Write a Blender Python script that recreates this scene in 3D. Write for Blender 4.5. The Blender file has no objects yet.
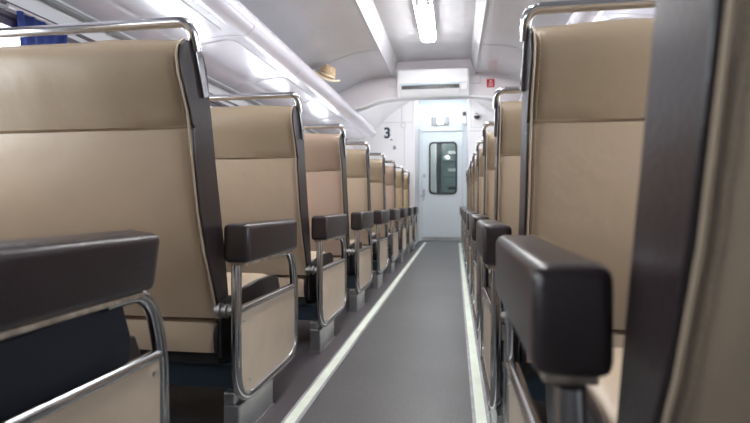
import bpy, bmesh, math, random
from mathutils import Vector, Matrix
PI = math.pi
C = bpy.context.scene
col = C.collection

# ------------------------------------------------------------ camera, sky, exposure
H = 0.68
cam_d = bpy.data.cameras.new('camera'); cam = bpy.data.objects.new('camera', cam_d); col.objects.link(cam)
cam.location = (0, 0, H); cam.rotation_euler = (PI/2, 0, math.radians(9.09))
cam_d.lens = 24; cam_d.sensor_width = 36; cam_d.shift_y = -0.0113
cam_d.clip_start = 0.02; cam_d.clip_end = 100
cam_d.dof.use_dof = True; cam_d.dof.focus_distance = 1.9; cam_d.dof.aperture_fstop = 3.2
C.camera = cam
w = bpy.data.worlds.new('daylight'); C.world = w; w.use_nodes = True
bg = w.node_tree.nodes['Background']; bg.inputs[0].default_value = (0.93, 0.96, 1, 1); bg.inputs[1].default_value = 4.5
C.view_settings.view_transform = 'Standard'; C.view_settings.look = 'None'
C.view_settings.gamma = 1; C.view_settings.exposure = 1.58
LAMP = 17.0          # ceiling lamp emission
CX = -0.235          # middle of the aisle
HW = 1.40            # half width of the carriage
XL, XR = CX-HW, CX+HW
Y0, Y1 = -2.4, 8.98  # rear wall, door wall
YB = 5.60            # bulkhead
YP = 7.95            # partition
WIN = [(0.5+1.724*k, 1.75+1.724*k) for k in range(-1, 4)]
WZ0, WZ1 = 0.74, 1.36
for sx in (-1, 1):
    for a, b in (WIN if sx < 0 else WIN[1:]):
        l = bpy.data.lights.new('window_daylight', 'AREA'); l.shape = 'RECTANGLE'; l.size = WZ1-WZ0; l.size_y = b-a
        l.cycles.is_portal = True
        o = bpy.data.objects.new('window_daylight', l); col.objects.link(o)
        o.location = (CX+sx*(HW+.09), (a+b)/2, (WZ0+WZ1)/2)
        o.rotation_euler = (0, sx*PI/2, 0)

# ------------------------------------------------------------ materials
def mat(name, color, rough=.5, metal=0, spec=.5, bump=None, vary=None, coat=0, emit=None, estr=0, scale=None):
    m = bpy.data.materials.new(name); m.use_nodes = True
    nt = m.node_tree; b = nt.nodes['Principled BSDF']
    b.inputs['Base Color'].default_value = (*color, 1)
    b.inputs['Roughness'].default_value = rough; b.inputs['Metallic'].default_value = metal
    b.inputs['Specular IOR Level'].default_value = spec
    b.inputs['Coat Weight'].default_value = coat; b.inputs['Coat Roughness'].default_value = .1
    tc = nt.nodes.new('ShaderNodeTexCoord')
    if emit: b.inputs['Emission Color'].default_value = (*emit, 1); b.inputs['Emission Strength'].default_value = estr
    if vary:
        sc, amt, det = vary
        n = nt.nodes.new('ShaderNodeTexNoise'); n.inputs['Scale'].default_value = sc; n.inputs['Detail'].default_value = det
        nt.links.new(tc.outputs['Object'], n.inputs['Vector'])
        r = nt.nodes.new('ShaderNodeValToRGB'); e = r.color_ramp.elements
        e[0].position = .3; e[1].position = .7
        e[0].color = (*[c*(1-amt) for c in color], 1); e[1].color = (*[min(1, c*(1+amt)) for c in color], 1)
        nt.links.new(n.outputs['Fac'], r.inputs['Fac']); nt.links.new(r.outputs['Color'], b.inputs['Base Color'])
    if bump:
        sc, st, dist = bump
        n2 = nt.nodes.new('ShaderNodeTexNoise'); n2.inputs['Scale'].default_value = sc; n2.inputs['Detail'].default_value = 3
        nt.links.new(tc.outputs['Object'], n2.inputs['Vector'])
        bp = nt.nodes.new('ShaderNodeBump'); bp.inputs['Strength'].default_value = st; bp.inputs['Distance'].default_value = dist
        nt.links.new(n2.outputs['Fac'], bp.inputs['Height']); nt.links.new(bp.outputs['Normal'], b.inputs['Normal'])
    return m

def glass(name, tint, gl=.08):
    m = bpy.data.materials.new(name); m.use_nodes = True; nt = m.node_tree; nt.nodes.clear()
    out = nt.nodes.new('ShaderNodeOutputMaterial'); mx = nt.nodes.new('ShaderNodeMixShader')
    t = nt.nodes.new('ShaderNodeBsdfTransparent'); g = nt.nodes.new('ShaderNodeBsdfGlossy')
    t.inputs[0].default_value = (*tint, 1); g.inputs['Roughness'].default_value = .03
    mx.inputs[0].default_value = gl
    nt.links.new(t.outputs[0], mx.inputs[1]); nt.links.new(g.outputs[0], mx.inputs[2]); nt.links.new(mx.outputs[0], out.inputs[0])
    return m

M = {}
BEIGE = (0.42, 0.328, 0.242)
M['beige'] = mat('beige_leatherette', BEIGE, .42, bump=(9, .25, .02), vary=(3, .05, 3))
M['tan'] = mat('shaded_beige_leatherette', (0.315, 0.242, 0.168), .42, bump=(9, .25, .02), vary=(3, .05, 3))  # darker copies of the beiges: shade of the leaning headrest put into colour
M['tan_pink'] = mat('shaded_rosy_leatherette', (0.33, 0.235, 0.18), .42, bump=(9, .25, .02), vary=(3, .05, 3))
M['tan_yellow'] = mat('shaded_golden_leatherette', (0.34, 0.262, 0.16), .42, bump=(9, .25, .02), vary=(3, .05, 3))
M['beige_pink'] = mat('rosy_beige_leatherette', (0.43, 0.315, 0.255), .42, bump=(9, .25, .02), vary=(3, .05, 3))
M['beige_yellow'] = mat('golden_beige_leatherette', (0.45, 0.352, 0.225), .42, bump=(9, .25, .02), vary=(3, .05, 3))
M['beige_side'] = mat('beige_laminate', (0.54, 0.44, 0.345), .45, vary=(12, .05, 4), bump=(60, .1, .003))
M['brown'] = mat('dark_brown_leatherette', (0.022, 0.0155, 0.0175), .29, bump=(160, .35, .002), vary=(6, .12, 3))
M['stitch'] = mat('pale_thread', (0.34, 0.27, 0.20), .8)
M['stitch_dark'] = mat('grey_thread', (0.14, 0.11, 0.10), .8)
M['chrome'] = mat('polished_steel', (0.52, 0.52, 0.535), .12, metal=1, bump=(30, .06, .002))
M['steel'] = mat('brushed_steel', (0.55, 0.56, 0.57), .32, metal=1, vary=(7, .15, 4))
M['worn'] = mat('corroded_steel', (0.36, 0.30, 0.25), .55, metal=.6, vary=(40, .4, 4))
M['black'] = mat('black_steel', (0.018, 0.017, 0.019), .5, vary=(20, .3, 3))
M['blue'] = mat('blue_painted_steel', (0.02, 0.035, 0.05), .4, vary=(10, .25, 3))
M['white'] = mat('lit_edge_white', (0.80, 0.79, 0.81), .22, bump=(2.2, .25, .03), coat=.3)
M['rack'] = mat('lilac_white_gelcoat', (0.52, 0.495, 0.555), .24, bump=(3.0, .3, .03), coat=.4)
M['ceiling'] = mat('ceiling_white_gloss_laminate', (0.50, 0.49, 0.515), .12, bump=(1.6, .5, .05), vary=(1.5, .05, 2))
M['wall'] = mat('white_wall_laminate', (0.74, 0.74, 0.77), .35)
M['bulk'] = mat('pinkish_white_laminate', (0.72, 0.68, 0.71), .35)
M['door'] = mat('pale_blue_white_paint', (0.74, 0.81, 0.85), .32)
M['seam'] = mat('grey_joint', (0.36, 0.36, 0.39), .5)
M['rail'] = mat('grey_anodised_trim', (0.27, 0.28, 0.30), .35, metal=.5)
M['frame'] = mat('dark_window_frame', (0.10, 0.08, 0.10), .4)
M['alu'] = mat('satin_aluminium', (0.7, 0.68, 0.72), .3, metal=.8)
M['gasket'] = mat('black_rubber', (0.02, 0.03, 0.03), .5)
M['plastic'] = mat('white_plastic', (0.76, 0.75, 0.77), .3)
M['paleblue'] = mat('pale_blue_film', (0.55, 0.72, 0.85), .3)
M['dark'] = mat('dark_plastic', (0.03, 0.03, 0.035), .4)
M['red'] = mat('red_sign', (0.55, 0.02, 0.03), .4)
M['ink'] = mat('navy_ink', (0.01, 0.025, 0.06), .5)
M['teal'] = mat('teal_plate', (0.05, 0.16, 0.18), .4)
M['greyp'] = mat('grey_plate', (0.22, 0.23, 0.25), .4)
M['curtain'] = mat('royal_blue_cloth', (0.005, 0.022, 0.15), .75, vary=(30, .35, 3), bump=(60, .5, .004))
M['navy'] = mat('dark_navy_canvas', (0.005, 0.007, 0.016), .75, bump=(220, .4, .002))
M['straw'] = mat('tan_straw', (0.42, 0.30, 0.19), .85, vary=(50, .3, 3), bump=(120, .6, .004))
M['cream'] = mat('cream_cloth', (0.66, 0.58, 0.46), .8)
M['cabinet'] = mat('grey_green_panel', (0.20, 0.25, 0.26), .4, vary=(3, .25, 2))
M['lampglow'] = mat('lamp_glow', (1, 1, 1), .5, emit=(1, .99, .97), estr=LAMP)
M['passageglow'] = mat('added_lamp_glow', (1, 1, 1), .5, emit=(.95, .98, 1), estr=5.5)
M['doorglow'] = mat('small_lamp_glow', (1, 1, 1), .5, emit=(1, 1, 1), estr=1.3)
M['glowstrip'] = mat('photoluminescent_strip', (0.72, 0.78, 0.68), .45, vary=(9, .08, 4))
M['stripedge'] = mat('strip_edge_aluminium', (0.34, 0.34, 0.36), .45, vary=(14, .2, 3))
M['glass'] = glass('window_glass', (.96, .98, .98)); M['doorglass'] = glass('door_glass', (.85, .92, .91), .04)

def floor_mat(name, a, b, rough):
    m = bpy.data.materials.new(name); m.use_nodes = True; nt = m.node_tree; p = nt.nodes['Principled BSDF']
    tc = nt.nodes.new('ShaderNodeTexCoord')
    n = nt.nodes.new('ShaderNodeTexNoise'); n.inputs['Scale'].default_value = 260; n.inputs['Detail'].default_value = 4
    n2 = nt.nodes.new('ShaderNodeTexNoise'); n2.inputs['Scale'].default_value = 2.2; n2.inputs['Detail'].default_value = 5
    nt.links.new(tc.outputs['Object'], n.inputs[0]); nt.links.new(tc.outputs['Object'], n2.inputs[0])
    r = nt.nodes.new('ShaderNodeValToRGB'); e = r.color_ramp.elements
    e[0].position = .38; e[0].color = (*a, 1); e[1].position = .66; e[1].color = (*b, 1)
    mx = nt.nodes.new('ShaderNodeMix'); mx.data_type = 'RGBA'; mx.blend_type = 'MULTIPLY'; mx.inputs[0].default_value = .5
    r2 = nt.nodes.new('ShaderNodeValToRGB'); e = r2.color_ramp.elements
    e[0].position = .3; e[0].color = (.6, .58, .58, 1); e[1].position = .75; e[1].color = (1, 1, 1, 1)
    nt.links.new(n.outputs['Fac'], r.inputs[0]); nt.links.new(n2.outputs['Fac'], r2.inputs[0])
    nt.links.new(r.outputs[0], mx.inputs[6]); nt.links.new(r2.outputs[0], mx.inputs[7]); nt.links.new(mx.outputs[2], p.inputs['Base Color'])
    p.inputs['Roughness'].default_value = rough
    bp = nt.nodes.new('ShaderNodeBump'); bp.inputs['Strength'].default_value = .25; bp.inputs['Distance'].default_value = .001
    nt.links.new(n.outputs['Fac'], bp.inputs['Height']); nt.links.new(bp.outputs[0], p.inputs['Normal'])
    return m
M['floor'] = floor_mat('dark_vinyl', (.055, .048, .054), (.11, .098, .107), .42)
M['aisle'] = floor_mat('grey_speckled_vinyl', (.068, .067, .071), (.135, .134, .139), .40)

# ------------------------------------------------------------ mesh helpers
def obj(name, bm, m, parent=None, smooth=True, bevel=0, seg=2, ang=35):
    me = bpy.data.meshes.new(name); bmesh.ops.recalc_face_normals(bm, faces=bm.faces)
    bm.to_mesh(me); bm.free()
    if smooth:
        for p in me.polygons: p.use_smooth = True
        try: me.set_sharp_from_angle(angle=math.radians(ang))
        except Exception: pass
    ms = m if isinstance(m, (list, tuple)) else [m]
    for k in ms: me.materials.append(k)
    o = bpy.data.objects.new(name, me); col.objects.link(o)
    if parent: o.parent = parent
    if bevel:
        b = o.modifiers.new('bevel', 'BEVEL'); b.width = bevel; b.segments = seg; b.limit_method = 'ANGLE'; b.angle_limit = math.radians(30)
        b.harden_normals = False
    return o
def box(bm, x0, x1, y0, y1, z0, z1, mi=0):
    if x0 > x1: x0, x1 = x1, x0
    if y0 > y1: y0, y1 = y1, y0
    v = [bm.verts.new(p) for p in ((x0,y0,z0),(x1,y0,z0),(x1,y1,z0),(x0,y1,z0),(x0,y0,z1),(x1,y0,z1),(x1,y1,z1),(x0,y1,z1))]
    for f in ((0,3,2,1),(4,5,6,7),(0,1,5,4),(1,2,6,5),(2,3,7,6),(3,0,4,7)):
        bm.faces.new([v[i] for i in f]).material_index = mi
    return v
def nb(): return bmesh.new()
def boxbm(*a): bm = nb(); box(bm, *a); return bm
def tube(bm, pts, r, n=12, caps=True, flat=None):
    pts = [Vector(p) for p in pts]; rings = []
    up = None
    for i, p in enumerate(pts):
        t = (pts[min(i+1, len(pts)-1)] - pts[max(i-1, 0)]).normalized()
        if up is None:
            up = Vector((0,0,1)) if abs(t.z) < .9 else Vector((0,1,0))
        a = (up - t*up.dot(t)).normalized(); b = t.cross(a); up = a
        rr = r[i] if isinstance(r, (list, tuple)) else r
        rings.append([bm.verts.new(p + (a*math.cos(2*PI*k/n) + b*math.sin(2*PI*k/n))*rr) for k in range(n)])
    for i in range(len(rings)-1):
        for k in range(n):
            bm.faces.new((rings[i][k], rings[i][(k+1)%n], rings[i+1][(k+1)%n], rings[i+1][k]))
    if caps:
        bm.faces.new(rings[0][::-1]); bm.faces.new(rings[-1])
def rounded(pts, rad, seg=6):
    """polyline with rounded corners; rad is one number or one per point"""
    pts = [Vector(p) for p in pts]; out = [pts[0]]
    for i in range(1, len(pts)-1):
        r = rad[i] if isinstance(rad, (list, tuple)) else rad
        a, p, b = pts[i-1], pts[i], pts[i+1]
        u = (a-p); v = (b-p); r1 = min(r, u.length*.49, v.length*.49)
        s = p+u.normalized()*r1; e = p+v.normalized()*r1
        for k in range(seg+1):
            t = k/seg; out.append(s*(1-t)**2 + p*2*t*(1-t) + e*t*t)
    out.append(pts[-1]); return out
def prism_x(bm, prof, x0, x1, mi=0):
    a = [bm.verts.new((x0, y, z)) for y, z in prof]; b = [bm.verts.new((x1, y, z)) for y, z in prof]
    n = len(prof)
    for i in range(n): bm.faces.new((a[i], a[(i+1)%n], b[(i+1)%n], b[i])).material_index = mi
    bm.faces.new(a[::-1]); bm.faces.new(b)
def prism_y(bm, prof, y0, y1):
    a = [bm.verts.new((x, y0, z)) for x, z in prof]; b = [bm.verts.new((x, y1, z)) for x, z in prof]
    n = len(prof)
    for i in range(n): bm.faces.new((a[i], a[(i+1)%n], b[(i+1)%n], b[i]))
    bm.faces.new(a[::-1]); bm.faces.new(b)
def sheet_y(bm, line, y0, y1, th, ny=1):
    """open polyline (x,z) swept along y with thickness th upward"""
    prof = list(line) + [(x, z+th) for x, z in reversed(line)]
    n = len(prof); rings = [[bm.verts.new((x, y0+(y1-y0)*j/ny, z)) for x, z in prof] for j in range(ny+1)]
    for j in range(ny):
        for i in range(n): bm.faces.new((rings[j][i], rings[j][(i+1)%n], rings[j+1][(i+1)%n], rings[j+1][i]))
    bm.faces.new(rings[0][::-1]); bm.faces.new(rings[-1])
def cyl(bm, c, axis, r, h, n=20):
    axis = Vector(axis).normalized(); c = Vector(c)
    tube(bm, [c-axis*h/2, c+axis*h/2], r, n)
def rrect(x0, x1, z0, z1, r, seg=5):
    out = []
    for cx, cz, a0 in ((x1-r, z1-r, 0), (x0+r, z1-r, PI/2), (x0+r, z0+r, PI), (x1-r, z0+r, 3*PI/2)):
        for k in range(seg+1):
            a = a0+PI/2*k/seg; out.append((cx+r*math.cos(a), cz+r*math.sin(a)))
    return out
def frame_y(bm, outer, inner, y0, y1):
    n = len(outer); vs = []
    for pr in (outer, inner):
        for y in (y0, y1): vs.append([bm.verts.new((x, y, z)) for x, z in pr])
    oa, ob, ia, ib = vs
    for i in range(n):
        j = (i+1) % n
        bm.faces.new((oa[i], oa[j], ob[j], ob[i])); bm.faces.new((ia[i], ib[i], ib[j], ia[j]))
        bm.faces.new((oa[i], ia[i], ia[j], oa[j])); bm.faces.new((ob[i], ob[j], ib[j], ib[i]))
def empty(name, loc=(0,0,0)):
    o = bpy.data.objects.new(name, None); col.objects.link(o); o.location = loc; o.empty_display_size = .1; return o
def tag(o, label, cat, group=None, kind=None):
    o['label'] = label; o['category'] = cat
    if group: o['group'] = group
    if kind: o['kind'] = kind
    return o
def struct(o): o['kind'] = 'structure'; return o
def copy_tree(o, parent=None):
    c = o.copy(); col.objects.link(c); c.parent = parent
    for ch in [k for k in bpy.data.objects if k.parent == o]: copy_tree(ch, c)
    return c

# ------------------------------------------------------------ the carriage shell
struct(obj('floor', boxbm(XL-.1, XR+.1, Y0-.1, 14.2, -.06, 0), M['floor'], smooth=False))
struct(obj('trim_1', boxbm(-.475, .055, Y0, Y1-.03, 0, .003), M['aisle'], smooth=False))['label'] = 'grey speckled vinyl runner down the aisle'
for i, xc in enumerate((-.503, .081)):
    bm = nb()
    box(bm, xc-.027, xc+.027, Y0, Y1-.35, 0, .004, 0); box(bm, xc-.016, xc+.016, Y0, Y1-.35, .004, .006, 1)
    s = struct(obj('trim_%d' % (i+2), bm, [M['stripedge'], M['glowstrip']], smooth=False))
    s['label'] = 'pale green marker strip on the %s side of the aisle' % ('left', 'right')[i]

for side, sx in (('left', -1), ('right', 1)):
    xa = CX+sx*HW; xb = CX+sx*(HW+.07); bm = nb()
    box(bm, xa, xb, Y0, 14.2, 0, WZ0); box(bm, xa, xb, Y0, 14.2, WZ1, 2.5)
    wins = WIN if sx < 0 else WIN[1:]
    ys = [Y0] + [v for ab in wins for v in ab] + [14.2]
    for k in range(0, len(ys), 2): box(bm, xa, xb, ys[k], ys[k+1], WZ0, WZ1)
    struct(obj('wall_'+side, bm, M['wall'], smooth=False))
    for k, (a, b) in enumerate(wins):
        wn = k+1 + (5 if sx > 0 else 0)
        bm = nb(); t = .028
        x1 = CX+sx*(HW-.012); x2 = CX+sx*(HW+.05)
        box(bm, x1, x2, a, b, WZ0, WZ0+t); box(bm, x1, x2, a, b, WZ1-t, WZ1)
        box(bm, x1, x2, a, a+t, WZ0, WZ1); box(bm, x1, x2, b-t, b, WZ0, WZ1)
        box(bm, x1, x2, a, b, 1.13, 1.145)
        wo = struct(obj('window_%d' % wn, bm, M['frame'], smooth=False))
        wo.name = 'window_%d' % wn
        bm = boxbm(CX+sx*(HW+.02), CX+sx*(HW+.026), a+t*.5, b-t*.5, WZ0+t*.5, WZ1-t*.5)
        obj('pane', bm, M['glass'], wo, smooth=False)
    # the double rail above the windows and the grey trunking line
    bm = nb(); box(bm, xa, xa-sx*.02, Y0, YP, WZ1+.005, WZ1+.022); box(bm, xa, xa-sx*.016, Y0, YP, WZ1+.05, WZ1+.06)
    t = struct(obj('trim_%d' % (4 if sx < 0 else 6), bm, M['frame'], smooth=False)); t['label'] = 'dark double rail above the %s windows' % side
    bm = nb(); tube(bm, [(xa-sx*.02, Y0, 1.495), (xa-sx*.02, YP-.95, 1.495)], .014, 10)
    t = struct(obj('trim_%d' % (5 if sx < 0 else 7), bm, M['rail'])); t['label'] = 'round grey rail below the %s luggage rack' % side

struct(obj('wall_rear', boxbm(XL, XR, Y0-.06, Y0, 0, 2.5), M['wall'], smooth=False))

# ceiling: centre trough and two side shells up to the bulkhead
def crv(pts, n=24):
    """smooth interpolation through points"""
    out = []
    P = [pts[0]]+list(pts)+[pts[-1]]
    for i in range(1, len(P)-2):
        for k in range(8):
            t = k/8; r = []
            for c in (0, 1):
                p0, p1, p2, p3 = (P[i+j][c] for j in (-1, 0, 1, 2))
                r.append(.5*((2*p1)+(-p0+p2)*t+(2*p0-5*p1+4*p2-p3)*t*t+(-p0+3*p1-3*p2+p3)*t**3))
            out.append(tuple(r))
    out.append(pts[-1]); return out
ZC = H+1.585
half = [(0, ZC+.005), (.25, ZC+.003), (.40, ZC)]
edge = [(.455, H+1.43)]
side_p = crv([(.455, H+1.43), (.70, 2.085), (.95, 2.00), (1.2, 1.86), (1.42, 1.68)])
line = [(CX-u, z) for u, z in reversed(half+side_p)] + [(CX+u, z) for u, z in (half+side_p)[1:]]
bm = nb(); sheet_y(bm, line, Y0, YB, .03)
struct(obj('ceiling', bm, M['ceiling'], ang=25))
# far zone ceiling
arch = crv([(0, 2.44), (.3, 2.40), (.52, 2.27), (.8, 2.08), (1.015, 1.87), (1.25, 1.72), (1.42, 1.62)])
line = [(CX-u, z) for u, z in reversed(arch)] + [(CX+u, z) for u, z in arch[1:]]
bm = nb(); sheet_y(bm, line, YB+.1, YP, .03)
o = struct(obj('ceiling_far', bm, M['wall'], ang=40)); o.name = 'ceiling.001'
bm = boxbm(-.64, .21, YP-.05, Y1, 2.57, 2.60)
o = struct(obj('ceiling', bm, M['door'], smooth=False))
# joints and lips on the ceiling
for i, sx in enumerate((-1, 1)):
    bm = nb()
    box(bm, CX+sx*.452, CX+sx*.464, Y0, YB, H+1.418, H+1.432)
    s = struct(obj('trim_%d' % (8+i), bm, M['seam'], smooth=False)); s['label'] = 'grey lip along the ceiling trough'
for i, yy in enumerate((1.2, 2.9, 4.6)):
    pts = [(CX-u, z-.001) for u, z in reversed(side_p)]
    for j, sx in enumerate((-1, 1)):
        bm = nb(); ln = [(CX+sx*u, z-.0025) for u, z in side_p]
        sheet_y(bm, ln, yy, yy+.008, .004)
        s = struct(obj('trim_%d' % (10+2*i+j), bm, M['seam'])); s['label'] = 'thin joint across the side ceiling'

# bulkhead with arched lower edge
low = crv([(0, H+1.178), (.35, H+1.175), (.60, H+1.15), (.80, H+1.085), (.90, H+1.065)])
poly = [(CX-1.40, 1.745)] + [(CX-u, z) for u, z in reversed(low)] + [(CX+u, z) for u, z in low[1:]] + [(CX+1.40, 1.745)]
top = [(CX+1.40, 2.5), (CX-1.40, 2.5)]
bm = nb(); prism_y(bm, poly+top, YB, YB+.13)
struct(obj('wall_bulkhead', bm, M['bulk'], smooth=True, ang=30, bevel=.012))
ll = [(CX-u, z) for u, z in reversed(low)] + [(CX+u, z) for u, z in low[1:]]
bm = nb(); sheet_y(bm, ll, YB-.014, YB+.145, .022)  # brighter strip stands in for light on the arch's lower edge
s = struct(obj('trim_20', bm, M['white'])); s['label'] = 'white strip added as the lit lower edge of the bulkhead arch'
bm = nb()
for sx in (-1, 1):
    box(bm, CX+sx*.385, CX+sx*.50, YB-.03, YB, 1.99, 2.075)
s = struct(obj('trim_16', bm, M['bulk'], smooth=False, bevel=.006)); s['label'] = 'small raised blocks beside the air conditioner'

# partitions either side of the door passage
def partition(n, x0, x1):
    o = struct(obj('wall_'+n, boxbm(x0, x1, YP, Y1+.05, 0, 2.60), M['wall'], smooth=False, bevel=.004)); return o
partition('partition_left', XL, -.635); partition('partition_right', .205, XR)
bm = nb(); y = YP-.002
for (x0, x1, z0, z1) in ((-1.62, -.64, 1.965, 1.971), (-.845, -.839, 1.97, 2.4), (-.80, -.794, .05, 1.965)):
    box(bm, x0, x1, y, YP, z0, z1)
s = struct(obj('trim_17', bm, M['seam'], smooth=False)); s['label'] = 'thin joints between the left partition panels'
bm = nb()
for (x0, x1, z0, z1) in ((.245, .249, 1.86, 2.30), (.245, .52, 1.86, 1.864), (.22, 1.1, 1.80, 1.806)): box(bm, x0, x1, y, YP, z0, z1)
s = struct(obj('trim_18', bm, M['seam'], smooth=False)); s['label'] = 'thin joints between the right partition panels'
# pale edge moulding of the left partition
bm = nb(); box(bm, -.665, -.628, YP-.012, YP+.03, 0, 2.42)
s = struct(obj('trim_19', bm, M['plastic'], smooth=False, bevel=.006)); s['label'] = 'white corner moulding of the left partition'

# door wall with its door
DX0, DX1, DZ = -.598, .142, 1.965
bm = nb()
box(bm, -.64, DX0, Y1, Y1+.05, 0, 2.60); box(bm, DX1, .21, Y1, Y1+.05, 0, 2.60); box(bm, DX0, DX1, Y1, Y1+.05, DZ, 2.60)
struct(obj('wall_front', bm, M['door'], smooth=False))
door = struct(empty('door_1', ((DX0+DX1)/2, Y1+.01, 0)))
def dpart(name, bm, m, par=None, **k):
    o = obj(name, bm, m, **k); o.parent = par or door
    o.matrix_parent_inverse = Matrix.Identity(4)
    off = -Vector(door.location); o.data.transform(Matrix.Translation(off)); return o
ow = rrect(-.460, .038, .835, 1.770, .075); iw = rrect(-.432, .010, .865, 1.742, .055)
hole = rrect(-.455, .033, .84, 1.765, .07)
# door leaf with a real opening
lo = []
xm0, xm1 = DX0+.012, DX1-.012; zm0, zm1 = .012, DZ-.014
for (x, z) in hole:   # matching outer ring, projected outwards to the rectangle
    cx, cz = (hole[0][0]+hole[12][0])/2, 1.3
    cx = -.211; dx, dz = x-cx, z-1.30
    hwid, hhi = .244, .4625
    tx = abs(dx)/hwid; tz = abs(dz)/hhi
    lo.append((x, z))
outer = []
seg = 5
cor = [(xm1, zm1), (xm0, zm1), (xm0, zm0), (xm1, zm0)]
for q in range(4):
    for k in range(seg+1):
        outer.append(cor[q])
n = len(hole); bm = nb()
for yy in (Y1+.012, Y1+.045):
    inn = [bm.verts.new((x, yy, z)) for x, z in hole]; oc = [bm.verts.new((x, yy, z)) for x, z in cor]
    for i in range(n):
        q, k = divmod(i, seg+1); j = (i+1) % n
        if k < seg: bm.faces.new((inn[i], inn[j], oc[q]))
        else: bm.faces.new((inn[i], inn[j], oc[(q+1) % 4], oc[q]))
dpart('door_leaf', bm, M['door'], smooth=False)
bm = nb()
box(bm, DX0-.03, DX0+.008, Y1-.014, Y1+.03, 0, DZ+.03); box(bm, DX1-.008, DX1+.03, Y1-.014, Y1+.03, 0, DZ+.03); box(bm, DX0-.03, DX1+.03, Y1-.014, Y1+.03, DZ-.008, DZ+.03)
dpart('door_frame', bm, M['door'], smooth=False, bevel=.004)
bm = nb(); box(bm, DX0+.008, DX0+.012, Y1+.008, Y1+.012, 0, DZ-.008); box(bm, DX1-.012, DX1-.008, Y1+.008, Y1+.012, 0, DZ-.008); box(bm, DX0+.008, DX1-.008, Y1+.008, Y1+.012, DZ-.014, DZ-.008)
dpart('door_joint', bm, M['seam'], smooth=False)
bm = nb(); frame_y(bm, ow, iw, Y1-.006, Y1+.03); dpart('window_gasket', bm, M['gasket'], ang=50)
bm = nb(); prism_y(bm, rrect(-.445, .023, .85, 1.757, .06), Y1+.02, Y1+.024); dpart('door_glass', bm, M['doorglass'], smooth=False)
bm = nb(); box(bm, -.575, -.53, Y1-.004, Y1+.013, .78, .93); tube(bm, rounded([(-.553, Y1, .88), (-.553, Y1-.05, .88), (-.553, Y1-.05, .74), (-.553, Y1, .74)], .02), .009, 8)
cyl(bm, (-.59, Y1-.02, .80), (0, 1, 0), .022, .03); dpart('door_handle', bm, M['steel'])
bm = nb(); box(bm, -.565, -.515, Y1+.004, Y1+.013, 1.135, 1.20); cyl(bm, (-.54, Y1, 1.167), (0, 1, 0), .012, .02, 12); dpart('lock_plate', bm, M['steel'], bevel=.003)
bm = boxbm(DX0+.02, DX1-.02, Y1+.006, Y1+.013, .03, .075); dpart('kick_strip', bm, M['steel'], smooth=False)

# next carriage seen through the door glass
bm = nb(); box(bm, XL, XR, 14.1, 14.2, 0, 2.5); o = struct(obj('wall_next_carriage', bm, M['door'], smooth=False))
struct(obj('ceiling', boxbm(XL, XR, Y1+.05, 14.2, 2.5, 2.55), M['wall'], smooth=False))
cab = tag(empty('equipment_cabinet', (-.12, 10.4, 0)), 'grey green equipment cabinet seen through the far door glass', 'cabinet')
obj('body', boxbm(-.16, .62, 0, .5, 0, 2.3), M['cabinet'], cab, smooth=False, bevel=.01)
for k, (z0, z1) in enumerate(((.15, .75), (.79, 1.18), (1.22, 1.5), (1.54, 1.9))):
    d = obj('cabinet_door', boxbm(-.13, .59, -.02, 0, z0, z1), M['cabinet'], cab, smooth=False, bevel=.004)
    obj('vent', boxbm(-.02, .2, -.03, -.02, (z0+z1)/2-.03, (z0+z1)/2+.03), M['plastic'] if k > 1 else M['dark'], d, smooth=False)
col_ = tag(empty('grab_post', (-.43, 10.2, 0)), 'white post behind the left side of the door glass', 'post')
obj('shaft', boxbm(-.06, .06, -.04, .04, 0, 2.5), M['plastic'], col_, smooth=False, bevel=.01)
obj('base_plate', boxbm(-.07, .07, -.05, .05, 0, .03), M['steel'], col_, smooth=False)

# ------------------------------------------------------------ ceiling lamps
def ceiling_lamp(x, y, z, L, label, glow='lampglow', W=.15):
    t = tag(empty('ceiling_lamp', (x, y, z)), label, 'lamp', 'ceiling lamps')
    bm = nb(); prism_y(bm, [(-W/2, 0), (-W/2, -.042), (-W*.465, -.042), (-W*.465, -.018), (W*.465, -.018), (W*.465, -.042), (W/2, -.042), (W/2, 0)], 0, L)
    obj('base_tray', bm, M['plastic'], t, smooth=False, bevel=.002)
    bm = nb()
    prof = [(-W*.46, -.02), (-W*.46, -.05), (-W*.33, -.072), (0, -.078), (W*.33, -.072), (W*.46, -.05), (W*.46, -.02)]
    prism_y(bm, prof, .03, L-.03); obj('diffuser', bm, M[glow], t, bevel=.012)
    for yy in (.0, L-.03):
        for s in (-1, 1): obj('end_clip', boxbm(s*W*.28-.017, s*W*.28+.017, yy, yy+.03, -.075, -.02), M['steel'], t, bevel=.004)
    return t
ceiling_lamp(-.245, 3.80, ZC, .95, 'bright white ceiling lamp in the trough before the air conditioner')
ceiling_lamp(-.245, 2.25, ZC, .95, 'bright white ceiling lamp just nearer than the visible one, above the frame')
ceiling_lamp(-.245, .7, ZC, .95, 'bright white ceiling lamp above the front of the aisle, out of view')
ceiling_lamp(-.235, 6.0, 2.435, .8, 'bright white ceiling lamp hidden beyond the arched bulkhead', 'lampglow', .12)
ceiling_lamp(-.235, 7.25, 2.435, .45, 'short white lamp in front of the door passage, hidden by the bulkhead', 'lampglow', .10)
ceiling_lamp(-.235, 9.3, 2.5, .8, 'white lamp beyond the door in the next carriage', 'lampglow', .12)

ceiling_lamp(-.215, 8.15, 2.57, .6, 'short unseen lamp added in the door passage to brighten the door wall', 'passageglow', .12)  # added lamp, kept out of view, brightens the door wall
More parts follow.
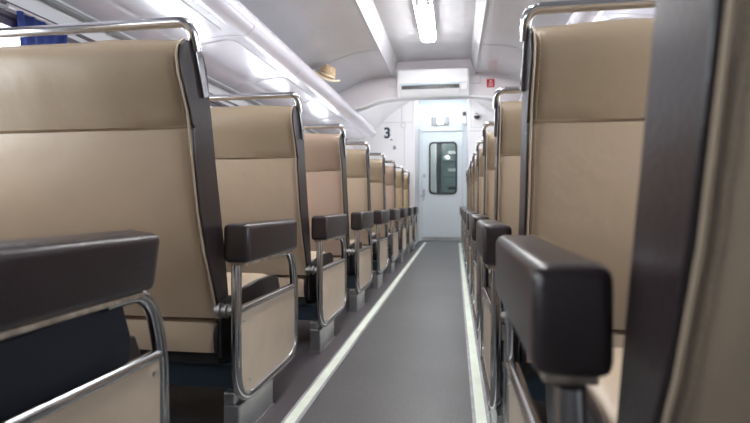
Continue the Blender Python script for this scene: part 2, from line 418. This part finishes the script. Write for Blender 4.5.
# ------------------------------------------------------------ air conditioner
ax0, ax1, az0, az1 = -.60, .165, 1.853, 2.13
ac = tag(empty('air_conditioner', ((ax0+ax1)/2-.02, YB, az0)), 'white wall-mounted air conditioner above the far end of the aisle', 'air conditioner')
hwid = (ax1-ax0)/2
pr = [(0, .02), (0, .28), (-.17, .28), (-.205, .25), (-.21, .10), (-.195, .075), (-.13, .0), (-.02, .0)]
bm = nb(); prism_x(bm, pr, -hwid, hwid); obj('body', bm, M['plastic'], ac, bevel=.01, seg=3)
bm = boxbm(-hwid+.01, hwid-.01, -.219, -.208, .112, .262); obj('front_panel', bm, M['plastic'], ac, bevel=.006)
bm = boxbm(-hwid+.05, hwid-.10, -.2165, -.17, .052, .092); lo_ = obj('air_outlet', bm, M['dark'], ac, smooth=False)
for k in range(14):
    x = -hwid+.07+k*(2*hwid-.19)/13; obj('vane', boxbm(x-.003, x+.003, -.221, -.2165, .055, .075), M['greyp'], lo_, smooth=False)
bm = nb(); prism_x(bm, [(-.222, .050), (-.15, .010), (-.155, .004), (-.228, .044)], -hwid+.05, hwid-.10); obj('louvre', bm, M['plastic'], ac, smooth=False)
bm = boxbm(-hwid+.03, hwid-.04, -.2205, -.217, .098, .106); obj('blue_film_strip', bm, M['paleblue'], ac, smooth=False)
bm = boxbm(hwid-.085, hwid-.02, -.2225, -.217, .04, .095); obj('display_window', bm, M['bulk'], ac, smooth=False)

# ------------------------------------------------------------ luggage racks
def rack(side, sx, label):
    t = tag(empty('luggage_rack', (CX+sx*(HW-.004), 0, 1.5)), label, 'luggage rack', 'long luggage racks above the windows')
    # profile relative to wall: (distance from wall, height over 1.5)
    ye, ys = 7.0, Y0+.02
    X = lambda u: -sx*u
    under = crv([(.0, .03), (.05, .055), (.12, .085), (.25, .108), (.36, .120), (.43, .118)])
    nose = [(.459+.075*math.cos(a), .188+.075*math.sin(a)) for a in [(-110+k*22)*PI/180 for k in range(12)]]
    low_ = [(.41, .240), (.39, .18), (.2, .155), (.0, .12)]
    pr_ = [(X(u), z) for u, z in under+nose+low_]
    n_mod = 11; L = .872; k = 0; y = ye
    while y > ys+.05:
        y_ = max(y-L, ys)
        bm = nb(); n = len(pr_)
        prism_y(bm, pr_, y_+.003, y-.003)
        obj('rack_section', bm, M['rack'], t, ang=50)
        # shallow raised panel under each section
        if y-y_ > .5:
            f = lambda u: .115+(u-.25)*.165/1.0
            bm = nb(); out = rrect(y_+.05, y-.05, .13, .385, .06)
            va = []
            for (yy, u) in out:
                # height of the underside at u
                zz = None
                for q in range(len(under)-1):
                    if under[q][0] <= u <= under[q+1][0]:
                        tt = (u-under[q][0])/(under[q+1][0]-under[q][0]); zz = under[q][1]+tt*(under[q+1][1]-under[q][1])
                va.append((yy, u, zz))
            cen_z = sum(v[2] for v in va)/len(va)
            a = [bm.verts.new((X(u), yy, zz+.004)) for yy, u, zz in va]; b = [bm.verts.new((X(.257+(u-.257)*.965), (y+y_)/2+(yy-(y+y_)/2)*.985, zz-.006)) for yy, u, zz in va]
            for i in range(len(va)): bm.faces.new((a[i], a[(i+1) % len(va)], b[(i+1) % len(va)], b[i]))
            # fill the inner face with strips so that it follows the slope
            bm.faces.new(b)
            obj('raised_panel', bm, M['rack'], t, ang=20)
        bm = nb(); s_pr = [(X(u), z) for u, z in [(u-.0, z+.004) for u, z in under]+[(.459+.071*math.cos(a), .188+.071*math.sin(a)) for a in [(-110+k*22)*PI/180 for k in range(12)]]+low_]
        prism_y(bm, s_pr, y_-.003, y_+.003); obj('joint', bm, M['seam'], t, ang=50)
        y = y_
    return t
rack('left', -1, 'long glossy white luggage rack above the windows on the left')
rack('right', 1, 'glossy white luggage rack on the right, glimpsed above the nearest seat rail')

# hat lying on the edge of the left rack
hat = tag(empty('hat', (-1.165, 4.30, 1.762)), 'tan hat with a cream brim on the edge of the left luggage rack', 'hat')
def lathe(prof, n=28, sq=1.0, wob=0, seed=1):
    bm = nb(); rs = random.Random(seed); ph = rs.random()*6
    rings = []
    for r, z in prof:
        rings.append([bm.verts.new((r*math.cos(2*PI*k/n)*sq, r*math.sin(2*PI*k/n), z+wob*r*math.sin(4*PI*k/n+ph))) for k in range(n)])
    for i in range(len(rings)-1):
        for k in range(n): bm.faces.new((rings[i][k], rings[i][(k+1)%n], rings[i+1][(k+1)%n], rings[i+1][k]))
    bm.faces.new(rings[-1]); return bm
crown = lathe([(.085, .01), (.088, .05), (.08, .09), (.06, .118), (.03, .128), (.008, .120)], sq=.85, wob=.06)
h1 = obj('crown', crown, M['straw'], hat)
h2 = obj('brim', lathe([(.05, .018), (.085, .014), (.125, .006), (.15, .012), (.152, .018), (.125, .012), (.085, .020), (.05, .024)], sq=.8, wob=.12), M['straw'], hat)
bm = nb(); tube(bm, [(.152*.8*math.cos(2*PI*k/30), .152*math.sin(2*PI*k/30), .015+.12*.152*math.sin(4*PI*k/30+random.Random(1).random()*6)) for k in range(31)], .009, 8); obj('brim_edge', bm, M['cream'], hat)
bm = nb(); tube(bm, [(.0885*.85*math.cos(2*PI*k/30), .0885*math.sin(2*PI*k/30), .036) for k in range(31)], .007, 8); obj('band', bm, M['cream'], hat)
hat.rotation_euler = (math.radians(8), math.radians(24), 0)
hat.location = (-1.185, 4.5, 1.83)

# ------------------------------------------------------------ curtain, plates, signs, small fittings
bm = nb(); n = 64; rings = []
for j in range(9):
    z = 1.385-.62*j/8; row = []
    for i in range(n+1):
        t = i/n; yy = 1.60+.24*t
        pinch = 1-.25*math.sin(PI*min(1, j/7))*.6
        yy = 1.74+(yy-1.74)*pinch
        row.append((-1.583+.008*math.sin(t*PI*9+j*.12)+.003*math.sin(t*21+j*.5), yy, z))
    rings.append(row)
fr = [[bm.verts.new(p) for p in r] for r in rings]; bk = [[bm.verts.new((p[0]-.003, p[1], p[2])) for p in r] for r in rings]
for j in range(8):
    for i in range(n):
        bm.faces.new((fr[j][i], fr[j][i+1], fr[j+1][i+1], fr[j+1][i])); bm.faces.new((bk[j][i], bk[j+1][i], bk[j+1][i+1], bk[j][i+1]))
for i in range(n):
    bm.faces.new((fr[0][i], bk[0][i], bk[0][i+1], fr[0][i+1])); bm.faces.new((fr[8][i], fr[8][i+1], bk[8][i+1], bk[8][i]))
for j in range(8):
    bm.faces.new((fr[j][0], fr[j+1][0], bk[j+1][0], bk[j][0])); bm.faces.new((fr[j][n], bk[j][n], bk[j+1][n], fr[j+1][n]))
cu = tag(empty('curtain', (-1.583, 1.72, 1.39)), 'gathered royal blue curtain at the left window', 'curtain')
o = obj('cloth', bm, M['curtain'], cu); o.data.transform(Matrix.Translation((1.583, -1.72, -1.39)))
bm = nb(); tube(bm, [(0, -.16, 0), (0, .16, 0)], .007, 10); box(bm, -.052, 0, -.15, -.14, -.006, .006); box(bm, -.052, 0, .14, .15, -.006, .006); obj('rod', bm, M['alu'], cu)

def plate(name, x, y, z, w_, h_, label, cat, m, th=.006):
    t = tag(empty(name, (x, y, z)), label, cat); obj('plate', boxbm(-w_/2, w_/2, -th, 0, -h_/2, h_/2), M[m], t, smooth=False, bevel=.0015); return t
def text(t, s, size, m, x=0, z=0, y=-.0065, name='lettering'):
    cu_ = bpy.data.curves.new(name, 'FONT'); cu_.body = s; cu_.size = size; cu_.extrude = .001; cu_.align_x = 'CENTER'; cu_.align_y = 'CENTER'; cu_.offset = size*.03
    to = bpy.data.objects.new(name+'_src', cu_); col.objects.link(to)
    dg = bpy.context.evaluated_depsgraph_get(); me = bpy.data.meshes.new_from_object(to.evaluated_get(dg))
    bpy.data.objects.remove(to); me.transform(Matrix.Rotation(PI/2, 4, 'X')); me.transform(Matrix.Translation((x, y, z)))
    me.materials.clear(); me.materials.append(M[m]); o = bpy.data.objects.new(name, me); col.objects.link(o); o.parent = t; return o
t = plate('number_sign', -1.068, YP, 1.785, .19, .245, 'white sign with a dark number 3 on the left partition', 'sign', 'plastic')
text(t, '3', .235, 'ink', -.005, .01, name='number')
obj('corner_mark', boxbm(.045, .08, -.0075, -.006, -.105, -.085), M['ink'], t, smooth=False)
plate('wall_switch', -.955, YP, 1.565, .045, .055, 'small dark grey square switch below the number 3 sign', 'switch', 'greyp', .012)
t = plate('arrow_sticker', -1.365, YP, 1.49, .06, .075, 'small white sticker with a dark mark on the left partition', 'sticker', 'plastic', .003)
bm = nb(); prism_y(bm, [(-.018, -.025), (-.006, -.025), (.002, -.002), (.02, -.025), (.028, -.02), (.004, .03), (-.008, .03), (.0, .012)], -.0045, -.003); obj('mark', bm, M['ink'], t, smooth=False)
t = plate('notice_strip', -1.24, YP, 1.455, .17, .03, 'narrow white strip with tiny red lettering on the left partition', 'notice', 'plastic', .003)
bm = nb(); rs = random.Random(4); x = -.078
while x < .07:
    wd = rs.uniform(.005, .011); box(bm, x, x+wd, -.0045, -.003, -.008, .008 if rs.random() > .3 else .004); x += wd+.0035
obj('red_lettering', bm, M['red'], t, smooth=False)
t = tag(empty('round_vent', (-.815, YP, 1.915)), 'small round white disc high on the left partition', 'vent')
bm = nb(); cyl(bm, (0, -.008, 0), (0, 1, 0), .036, .016); obj('disc', bm, M['plastic'], t, bevel=.004)
bm = nb(); tube(bm, [(.036*math.cos(2*PI*k/24), -.014, .036*math.sin(2*PI*k/24)) for k in range(25)], .004, 6); obj('ring', bm, M['seam'], t)
# red sign on the bulkhead
t = plate('red_sign', .385, YB, H+1.31, .082, .09, 'small square red sign with white marks on the bulkhead', 'sign', 'red')
bm = nb(); box(bm, -.012, .014, -.0075, -.006, .012, .03); box(bm, -.028, .028, -.0075, -.006, -.006, .0); box(bm, -.02, .02, -.0075, -.006, -.018, -.013); box(bm, -.03, .026, -.0075, -.006, -.032, -.026)
obj('white_marks', bm, M['bulk'], t, smooth=False)
# exit light above the door
t = tag(empty('emergency_light', (-.262, Y1, 2.135)), 'small chrome framed lamp with a lit centre above the door', 'lamp')
obj('backplate', boxbm(-.15, .15, -.03, 0, -.07, .07), M['rail'], t, smooth=False, bevel=.008)
obj('lit_window', boxbm(-.045, .055, -.04, -.03, -.06, .065), M['doorglow'], t, smooth=False, bevel=.004)
t = tag(empty('wall_dispenser', (.163, Y1, 2.19)), 'slim white wall device with a dark sensor right of the door', 'wall device')
obj('casing', boxbm(-.04, .04, -.07, 0, -.13, .13), M['plastic'], t, smooth=False, bevel=.015, seg=3)
bm = nb(); box(bm, -.03, .03, -.076, -.069, .02, .09); obj('sensor', bm, M['dark'], t, bevel=.01)
t = tag(empty('dome_camera', (.335, YP, 2.035)), 'dome camera with a dark lower half on the right partition', 'camera')
bm = nb(); cyl(bm, (0, -.012, 0), (0, 1, 0), .062, .024, 24); obj('mount', bm, M['plastic'], t, bevel=.004)
bm = nb(); bmesh.ops.create_uvsphere(bm, u_segments=20, v_segments=12, radius=.048); bmesh.ops.translate(bm, vec=(0, -.024, -.006), verts=bm.verts); obj('lens_dome', bm, M['dark'], t)
bm = nb(); prism_y(bm, [(-.062, -.002), (.062, -.002), (.06, .02), (-.06, .02)], -.076, -.02); obj('visor', bm, M['plastic'], t, bevel=.006)
for yy, lb in ((2.62, 'small dark teal plate above the window, just beyond the first rail'), (4.35, 'small dark teal plate above the window behind the second rail')):
    t = tag(empty('seat_number_plate', (XL, yy, 1.445)), lb, 'plate', 'number plates above the left windows')
    obj('holder', boxbm(0, .008, -.05, .05, -.025, .025), M['alu'], t, smooth=False, bevel=.002)
    obj('face', boxbm(.008, .010, -.042, .042, -.018, .018), M['teal'], t, smooth=False)

# ------------------------------------------------------------ seats
REAR = [(-.002, .352), (-.012, .40), (-.028, .445), (-.066, .54), (-.100, .656), (-.124, .78), (-.136, .868), (-.129, .873), (-.137, .879), (-.150, .912), (-.170, .955), (-.192, 1.00), (-.202, 1.04), (-.196, 1.068), (-.172, 1.088)]
FRONT = [(-.125, 1.092), (-.092, 1.074), (-.072, 1.038), (-.060, .98), (-.042, .893), (-.020, .78), (.008, .654), (.036, .52), (.054, .424), (.062, .352)]
REAR = [(y-.010*min(1, (z-.30)/.4), z) for y, z in REAR]; FRONT = [(y-.002*min(1, (z-.30)/.4), z) for y, z in FRONT]
def ysm(pr, z):   # rear y at a height
    for i in range(len(pr)-1):
        if pr[i][1] <= z <= pr[i+1][1] or pr[i][1] >= z >= pr[i+1][1]:
            t = (z-pr[i][1])/((pr[i+1][1]-pr[i][1]) or 1); return pr[i][0]+t*(pr[i+1][0]-pr[i][0])
    return pr[0][0]
def make_seat(s):
    """s=-1: left of the aisle, +1 right. Origin on the floor at the aisle side below the back."""
    R = empty('train_seat')
    X = lambda u: s*u
    W = .90
    prof = REAR+FRONT
    cyy = sum(p[0] for p in prof)/len(prof); czz = sum(p[1] for p in prof)/len(prof)
    # upholstered back, puffed between the edges
    bm = nb(); rings = []
    us = [.004, .008, .016, .04, .07, .12, .2, .3, .4, .5, .6, .7, .78, .83, .86, .884, .892, .896]
    for u in us:
        e = min(u-.004, .896-u); k = 1-max(0, 1-e/.03)**2.2
        ring = []
        for i, (y, z) in enumerate(prof):
            p = prof[i-1]; q = prof[(i+1) % len(prof)]
            ny, nz = (q[1]-p[1]), -(q[0]-p[0]); l = math.hypot(ny, nz) or 1
            ny, nz = -ny/l, -nz/l
            groove = (i == 7)
            off = -.010*(1-k) + (0 if groove else .006*min(1, e/.16)) + (.0015*math.sin(u*23+z*9))*(e > .02)
            yy, zz = y+ny*off, z+nz*off
            if z < .36: zz = z
            ring.append(bm.verts.new((X(u), yy, zz)))
        rings.append(ring)
    n = len(prof)
    for a, b in zip(rings, rings[1:]):
        for i in range(n): bm.faces.new((a[i], a[(i+1) % n], b[(i+1) % n], b[i]))
    bm.faces.new(rings[0]); bm.faces.new(rings[-1])
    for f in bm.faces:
        if f.calc_center_median().z > .878: f.material_index = 1  # above the seam the shade of the lean is painted in
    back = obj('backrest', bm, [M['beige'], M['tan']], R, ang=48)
    # brown side panels
    for u0, u1, nm in ((-.003, .005, 'side_panel'), (.895, .903, 'side_panel')):
        bm = nb(); prism_x(bm, prof, X(u0), X(u1)); sp = obj(nm, bm, M['brown'], R, ang=40, bevel=.003, seg=3); sp['label'] = 'dark brown side of the back'
    # piping
    bm = nb(); tube(bm, [(X(.0055), y-.002, z) for y, z in REAR[:6]]+[(X(.0055), y-.002, z) for y, z in REAR[9:]]+[(X(.0055), y, z+.001) for y, z in FRONT[:3]], .0028, 6)
    obj('piping', bm, M['beige'], back)
    # stitches
    bm = nb(); z = .375
    while z < 1.06:
        y = ysm(REAR, z); y2 = ysm(REAR, z+.006)
        tube(bm, [(X(.017), y-.002, z), (X(.017), y2-.002, z+.006)], .0011, 4); z += .0105
    u = .04
    obj('stitching', bm, M['stitch'], back)
    # grab rail
    pts = [(X(-.013), -.062, .965), (X(-.013), -.085, 1.05), (X(-.012), -.125, 1.128), (X(.10), -.135, 1.140), (X(.80), -.135, 1.140), (X(.912), -.125, 1.128), (X(.913), -.085, 1.05), (X(.913), -.062, .965)]
    pts = [(X(-.007), -.140, 1.070), (X(-.007), -.168, 1.136), (X(.907), -.168, 1.136), (X(.907), -.140, 1.070)]
    bm = nb(); tube(bm, rounded([pts[0], *[Vector(p) for p in pts[1:3]], pts[3]], [0, .125, .125, 0], 10), .0138, 14); gr = obj('grab_rail', bm, M['chrome'], R)
    for uu in (0, .90):
        bm = nb(); ax = Vector((0, .066, -.171)).normalized(); c = Vector((X(uu+(-.006 if uu < .5 else .006)), -.118, 1.026))
        side = Vector((0, .171, .066)).normalized()
        hv = [c+side*a*.014+ax*b for a, b in ((-1, -.07), (1, -.07), (1, .07), (-1, .07))]
        a_ = [bm.verts.new(v+Vector((X(-.006), 0, 0))) for v in hv]; b_ = [bm.verts.new(v+Vector((X(.006), 0, 0))) for v in hv]
        for i in range(4): bm.faces.new((a_[i], a_[(i+1)%4], b_[(i+1)%4], b_[i]))
        bm.faces.new(a_[::-1]); bm.faces.new(b_)
        br = obj('rail_bracket', bm, M['chrome'], gr, bevel=.0015)
        for b in (-.035, .045):
            bm = nb(); cc = c+ax*b+Vector((X(-.004 if uu < .5 else .004), 0, 0)); cyl(bm, cc, (1, 0, 0), .0045, .004, 10)
            obj('screw', bm, M['steel'], br)
    # armrest pad on the aisle side
    bm = nb(); box(bm, X(-.100), X(-.024), -.030, .415, .513, .622)
    bmesh.ops.bevel(bm, geom=list(bm.edges), offset=.016, segments=5, profile=.55, affect='EDGES')
    for v in bm.verts:
        if .0 < v.co.y < .3: v.co.z += 0
    ar = obj('armrest', bm, M['brown'], R, ang=60)
    def ringx(yy, inset):
        bm = nb(); l = rrect(-.100+inset, -.024-inset, .513+inset, .622-inset, .015, 5)
        tube(bm, [(X(u), yy, z) for u, z in l+[l[0]]], .0014, 5, caps=False); obj('seam', bm, M['stitch_dark'], ar)
    ringx(-.014, .0008); ringx(.399, .0008)
    bm = boxbm(X(-.088), X(-.036), -.015, .385, .504, .5135); obj('arm_plate', bm, M['worn'], R, smooth=False, bevel=.002)
    # looped tube frame
    UU = -.066
    path = [(-.028, .508), (-.030, .40), (-.030, .118), (.475, .118), (.475, .375), (.43, .508), (.30, .506)]
    pts = rounded([(X(UU), y, z) for y, z in path], [0, .05, .11, .085, .07, .07, 0], 9)
    bm = nb(); tube(bm, pts, .0145, 16)
    fr_ = obj('arm_frame', bm, M['chrome'], R)
    bm = nb(); tube(bm, [(X(UU), -.028, .380), (X(UU), .472, .372)], .012, 14); obj('cross_bar', bm, M['chrome'], fr_)
    pl = rounded([(0, y, z) for y, z in [(-.022, .375), (-.022, .125), (.468, .125), (.468, .368)]], [0, .105, .08, 0], 9)
    bm = nb(); prism_x(bm, [(v.y, v.z) for v in pl], X(UU-.005), X(UU+.005)); pn = obj('side_board', bm, M['beige_side'], R, ang=40)
    for y, z in ((.01, .345), (.44, .340), (.42, .165), (.05, .165)):
        bm = nb(); cyl(bm, (X(UU-.006), y, z), (1, 0, 0), .0045, .004, 10); obj('screw', bm, M['steel'], pn)
    # reclining pivot
    bm = nb()
    for u, r_, h_ in ((-.047, .013, .016), (-.034, .020, .006), (-.026, .012, .012), (-.014, .022, .008), (-.006, .014, .012)): cyl(bm, (X(u), -.02, .378), (1, 0, 0), r_, h_, 16)
    obj('pivot_bolt', bm, M['steel'], R)
    bm = nb(); prism_x(bm, [(-.01, .24), (-.01, .40), (.05, .41), (.10, .36), (.10, .24)], X(-.012), X(-.004)); obj('hinge_plate', bm, M['black'], R, bevel=.003)
    # cushion
    cp = [(.0, .252), (-.006, .30), (.004, .336), (.03, .346), (.075, .352), (.10, .385), (.16, .408), (.3, .418), (.44, .415), (.49, .40), (.508, .36), (.50, .29), (.48, .252)]
    bm = nb(); rings = []
    cc_y = .25; cc_z = .33
    for u in [.016, .022, .04, .08, .2, .4, .6, .8, .85, .878, .884]:
        e = min(u-.016, .884-u); k = 1-max(0, 1-e/.025)**2
        rings.append([bm.verts.new((X(u), y+(cc_y-y)*.02*(1-k), z-(.012*(1-k) if z > .3 else 0)+(.004*math.sin(u*9) if z > .38 else 0))) for y, z in cp])
    for a, b in zip(rings, rings[1:]):
        for i in range(len(cp)): bm.faces.new((a[i], a[(i+1) % len(cp)], b[(i+1) % len(cp)], b[i]))
    bm.faces.new(rings[0]); bm.faces.new(rings[-1])
    cu_ = obj('seat_cushion', bm, M['beige'], R, ang=50)
    bm = nb(); prism_x(bm, cp, X(.002), X(.017)); q = obj('cushion_side', bm, M['brown'], R, ang=50, bevel=.005); q['label'] = 'dark brown side of the cushion'
    # under structure
    obj('seat_pan', boxbm(X(.01), X(.89), .015, .49, .214, .2525), M['black'], R, smooth=False, bevel=.003)
    obj('base_beam', boxbm(X(-.045), X(.885), .03, .10, .140, .214), M['blue'], R, smooth=False, bevel=.004)
    obj('base_beam', boxbm(X(-.045), X(.885), .36, .42, .140, .214), M['blue'], R, smooth=False, bevel=.004)
    for u0, u1 in ((-.060, -.010), (.80, .85)):
        bm = nb(); box(bm, X(u0), X(u1), .005, .27, .0, .14 if u0 > 0 else .104)
        if u0 < 0: box(bm, X(-.046), X(u1), .005, .27, .104, .14)
        lg = obj('leg', bm, M['steel'], R, smooth=False, bevel=.005)
        bm = nb(); box(bm, X(u0-.004), X(u1+.004), .0, .275, 0, .006); obj('foot_plate', bm, M['steel'], lg, smooth=False)
    return R

PITCH = .862
protoL = make_seat(-1); protoR = make_seat(1)
LL = ['nearest left seat, showing only its worn dark brown armrest and tube frame',
      'large beige double seat back filling the left side under a chrome rail',
      'second full beige double seat back on the left, behind the largest one',
      'rosy beige double seat third from the front among the full left backs',
      'fourth full seat back in the left row, just past the rosy wide one',
      'fifth full seat back in the left row, mid distance',
      'sixth full seat back in the left row, small and rosy',
      'seventh seat back in the left row, next to the last, golden beige',
      'last and smallest seat back in the left row, golden beige, nearest the door']
RL = ['nearest seat at the right edge, blurred brown and beige, with big armrest',
      'large beige double seat back right of the aisle under a thick chrome rail',
      'second full beige seat back right of the aisle, half hidden by the large one',
      'third full seat back in the right row, a narrow beige sliver',
      'fourth full seat back in the right row, a thin beige sliver',
      'fifth full seat back in the right row, a thin distant sliver',
      'sixth full seat back in the right row, a thin distant sliver near the door',
      'seventh seat back in the right row, next to the last before the door',
      'last seat in the right row, closest to the door']
COLS = ['beige', 'beige', 'beige', 'beige_pink', 'beige', 'beige', 'beige_pink', 'beige_yellow', 'beige_yellow']
for proto, s, labels in ((protoL, -1, LL), (protoR, 1, RL)):
    for i in range(9):
        o = proto if i == 0 else copy_tree(proto)
        o.location = (-.663 if s < 0 else .173, .473+PITCH*i+(.05 if s > 0 else 0), 0)
        o['label'] = labels[i]; o['category'] = 'seat'; o['group'] = 'double seats left of the aisle' if s < 0 else 'double seats right of the aisle'
        m = M[COLS[i]] if s < 0 else M['beige']
        if m is not M['beige']:
            for ch in [k for k in bpy.data.objects if k.parent == o and k.name.split('.')[0] in ('backrest', 'seat_cushion')]:
                ch.material_slots[0].link = 'OBJECT'; ch.material_slots[0].material = m
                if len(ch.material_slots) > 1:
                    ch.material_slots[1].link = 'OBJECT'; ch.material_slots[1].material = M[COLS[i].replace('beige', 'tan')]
# the nearest right seat is reclined a little further
hinge = Vector((0, .02, .38)); rot = Matrix.Translation(hinge) @ Matrix.Rotation(math.radians(2.6), 4, 'X') @ Matrix.Translation(-hinge)
for ch in [k for k in bpy.data.objects if k.parent == protoR and k.name.split('.')[0] in ('backrest', 'side_panel', 'grab_rail')]:
    ch.matrix_local = rot
# cracks in the worn armrest of the nearest left seat
wornpad = [k for k in bpy.data.objects if k.parent == protoL and k.name.startswith('armrest')][0]
rs = random.Random(7); cracks = []
for k in range(9):
    bm = nb(); y = rs.uniform(0, .33); u = rs.uniform(-.092, -.05); L = rs.uniform(.02, .06); zt = .6225
    pts = []
    for q in range(7):
        t = q/6; pts.append((y+L*t, u+rs.uniform(-.003, .003), rs.uniform(.001, .0035)*math.sin(PI*t)+.0003))
    a = [bm.verts.new((-(uu-w_), yy, zt)) for yy, uu, w_ in pts]; b = [bm.verts.new((-(uu+w_), yy, zt)) for yy, uu, w_ in pts]
    a2 = [bm.verts.new(v.co+Vector((0, 0, .0012))) for v in a]; b2 = [bm.verts.new(v.co+Vector((0, 0, .0004))) for v in b]
    for q in range(6):
        bm.faces.new((a2[q], a2[q+1], b2[q+1], b2[q])); bm.faces.new((a[q], a2[q], a2[q+1], a[q+1])); bm.faces.new((b[q], b[q+1], b2[q+1], b2[q]))
    cr = obj('crack', bm, M['greyp'], wornpad)
piv = Vector((.062, .2, .56)); wornpad.matrix_local = Matrix.Translation(piv+Vector((0, 0, .004))) @ Matrix.Rotation(math.radians(8), 4, 'Y') @ Matrix.Translation(-piv)

# dark navy bag on the nearest left seat
bag = tag(empty('travel_bag', (-.663, .473, .412)), 'dark navy fabric bag on the nearest left seat under the worn armrest', 'bag')
bm = nb(); pr_ = [(.047, -.10), (.050, .02), (.046, .085), (.02, .093), (-.30, .093), (-.32, .07), (-.32, .018), (-.01, .018), (.010, .0), (.012, -.10)]
prism_y(bm, pr_, .02, 0.392)
bmesh.ops.bevel(bm, geom=list(bm.edges), offset=.008, segments=3, affect='EDGES')
bmesh.ops.subdivide_edges(bm, edges=[e for e in bm.edges if e.calc_length() > .06], cuts=5, use_grid_fill=True)
for v in bm.verts:
    v.co += Vector((.0025*math.sin(v.co.y*40+v.co.z*30), .006*math.sin(v.co.x*30+v.co.z*26), .003*math.sin(v.co.y*24+v.co.x*20)))
obj('bag_body', bm, M['navy'], bag, ang=60)
if 0: tube(bm, rounded([(-.12, .2, .148), (-.12, .21, .20), (-.12, .37, .20), (-.12, .38, .148)], .04), .008, 8)
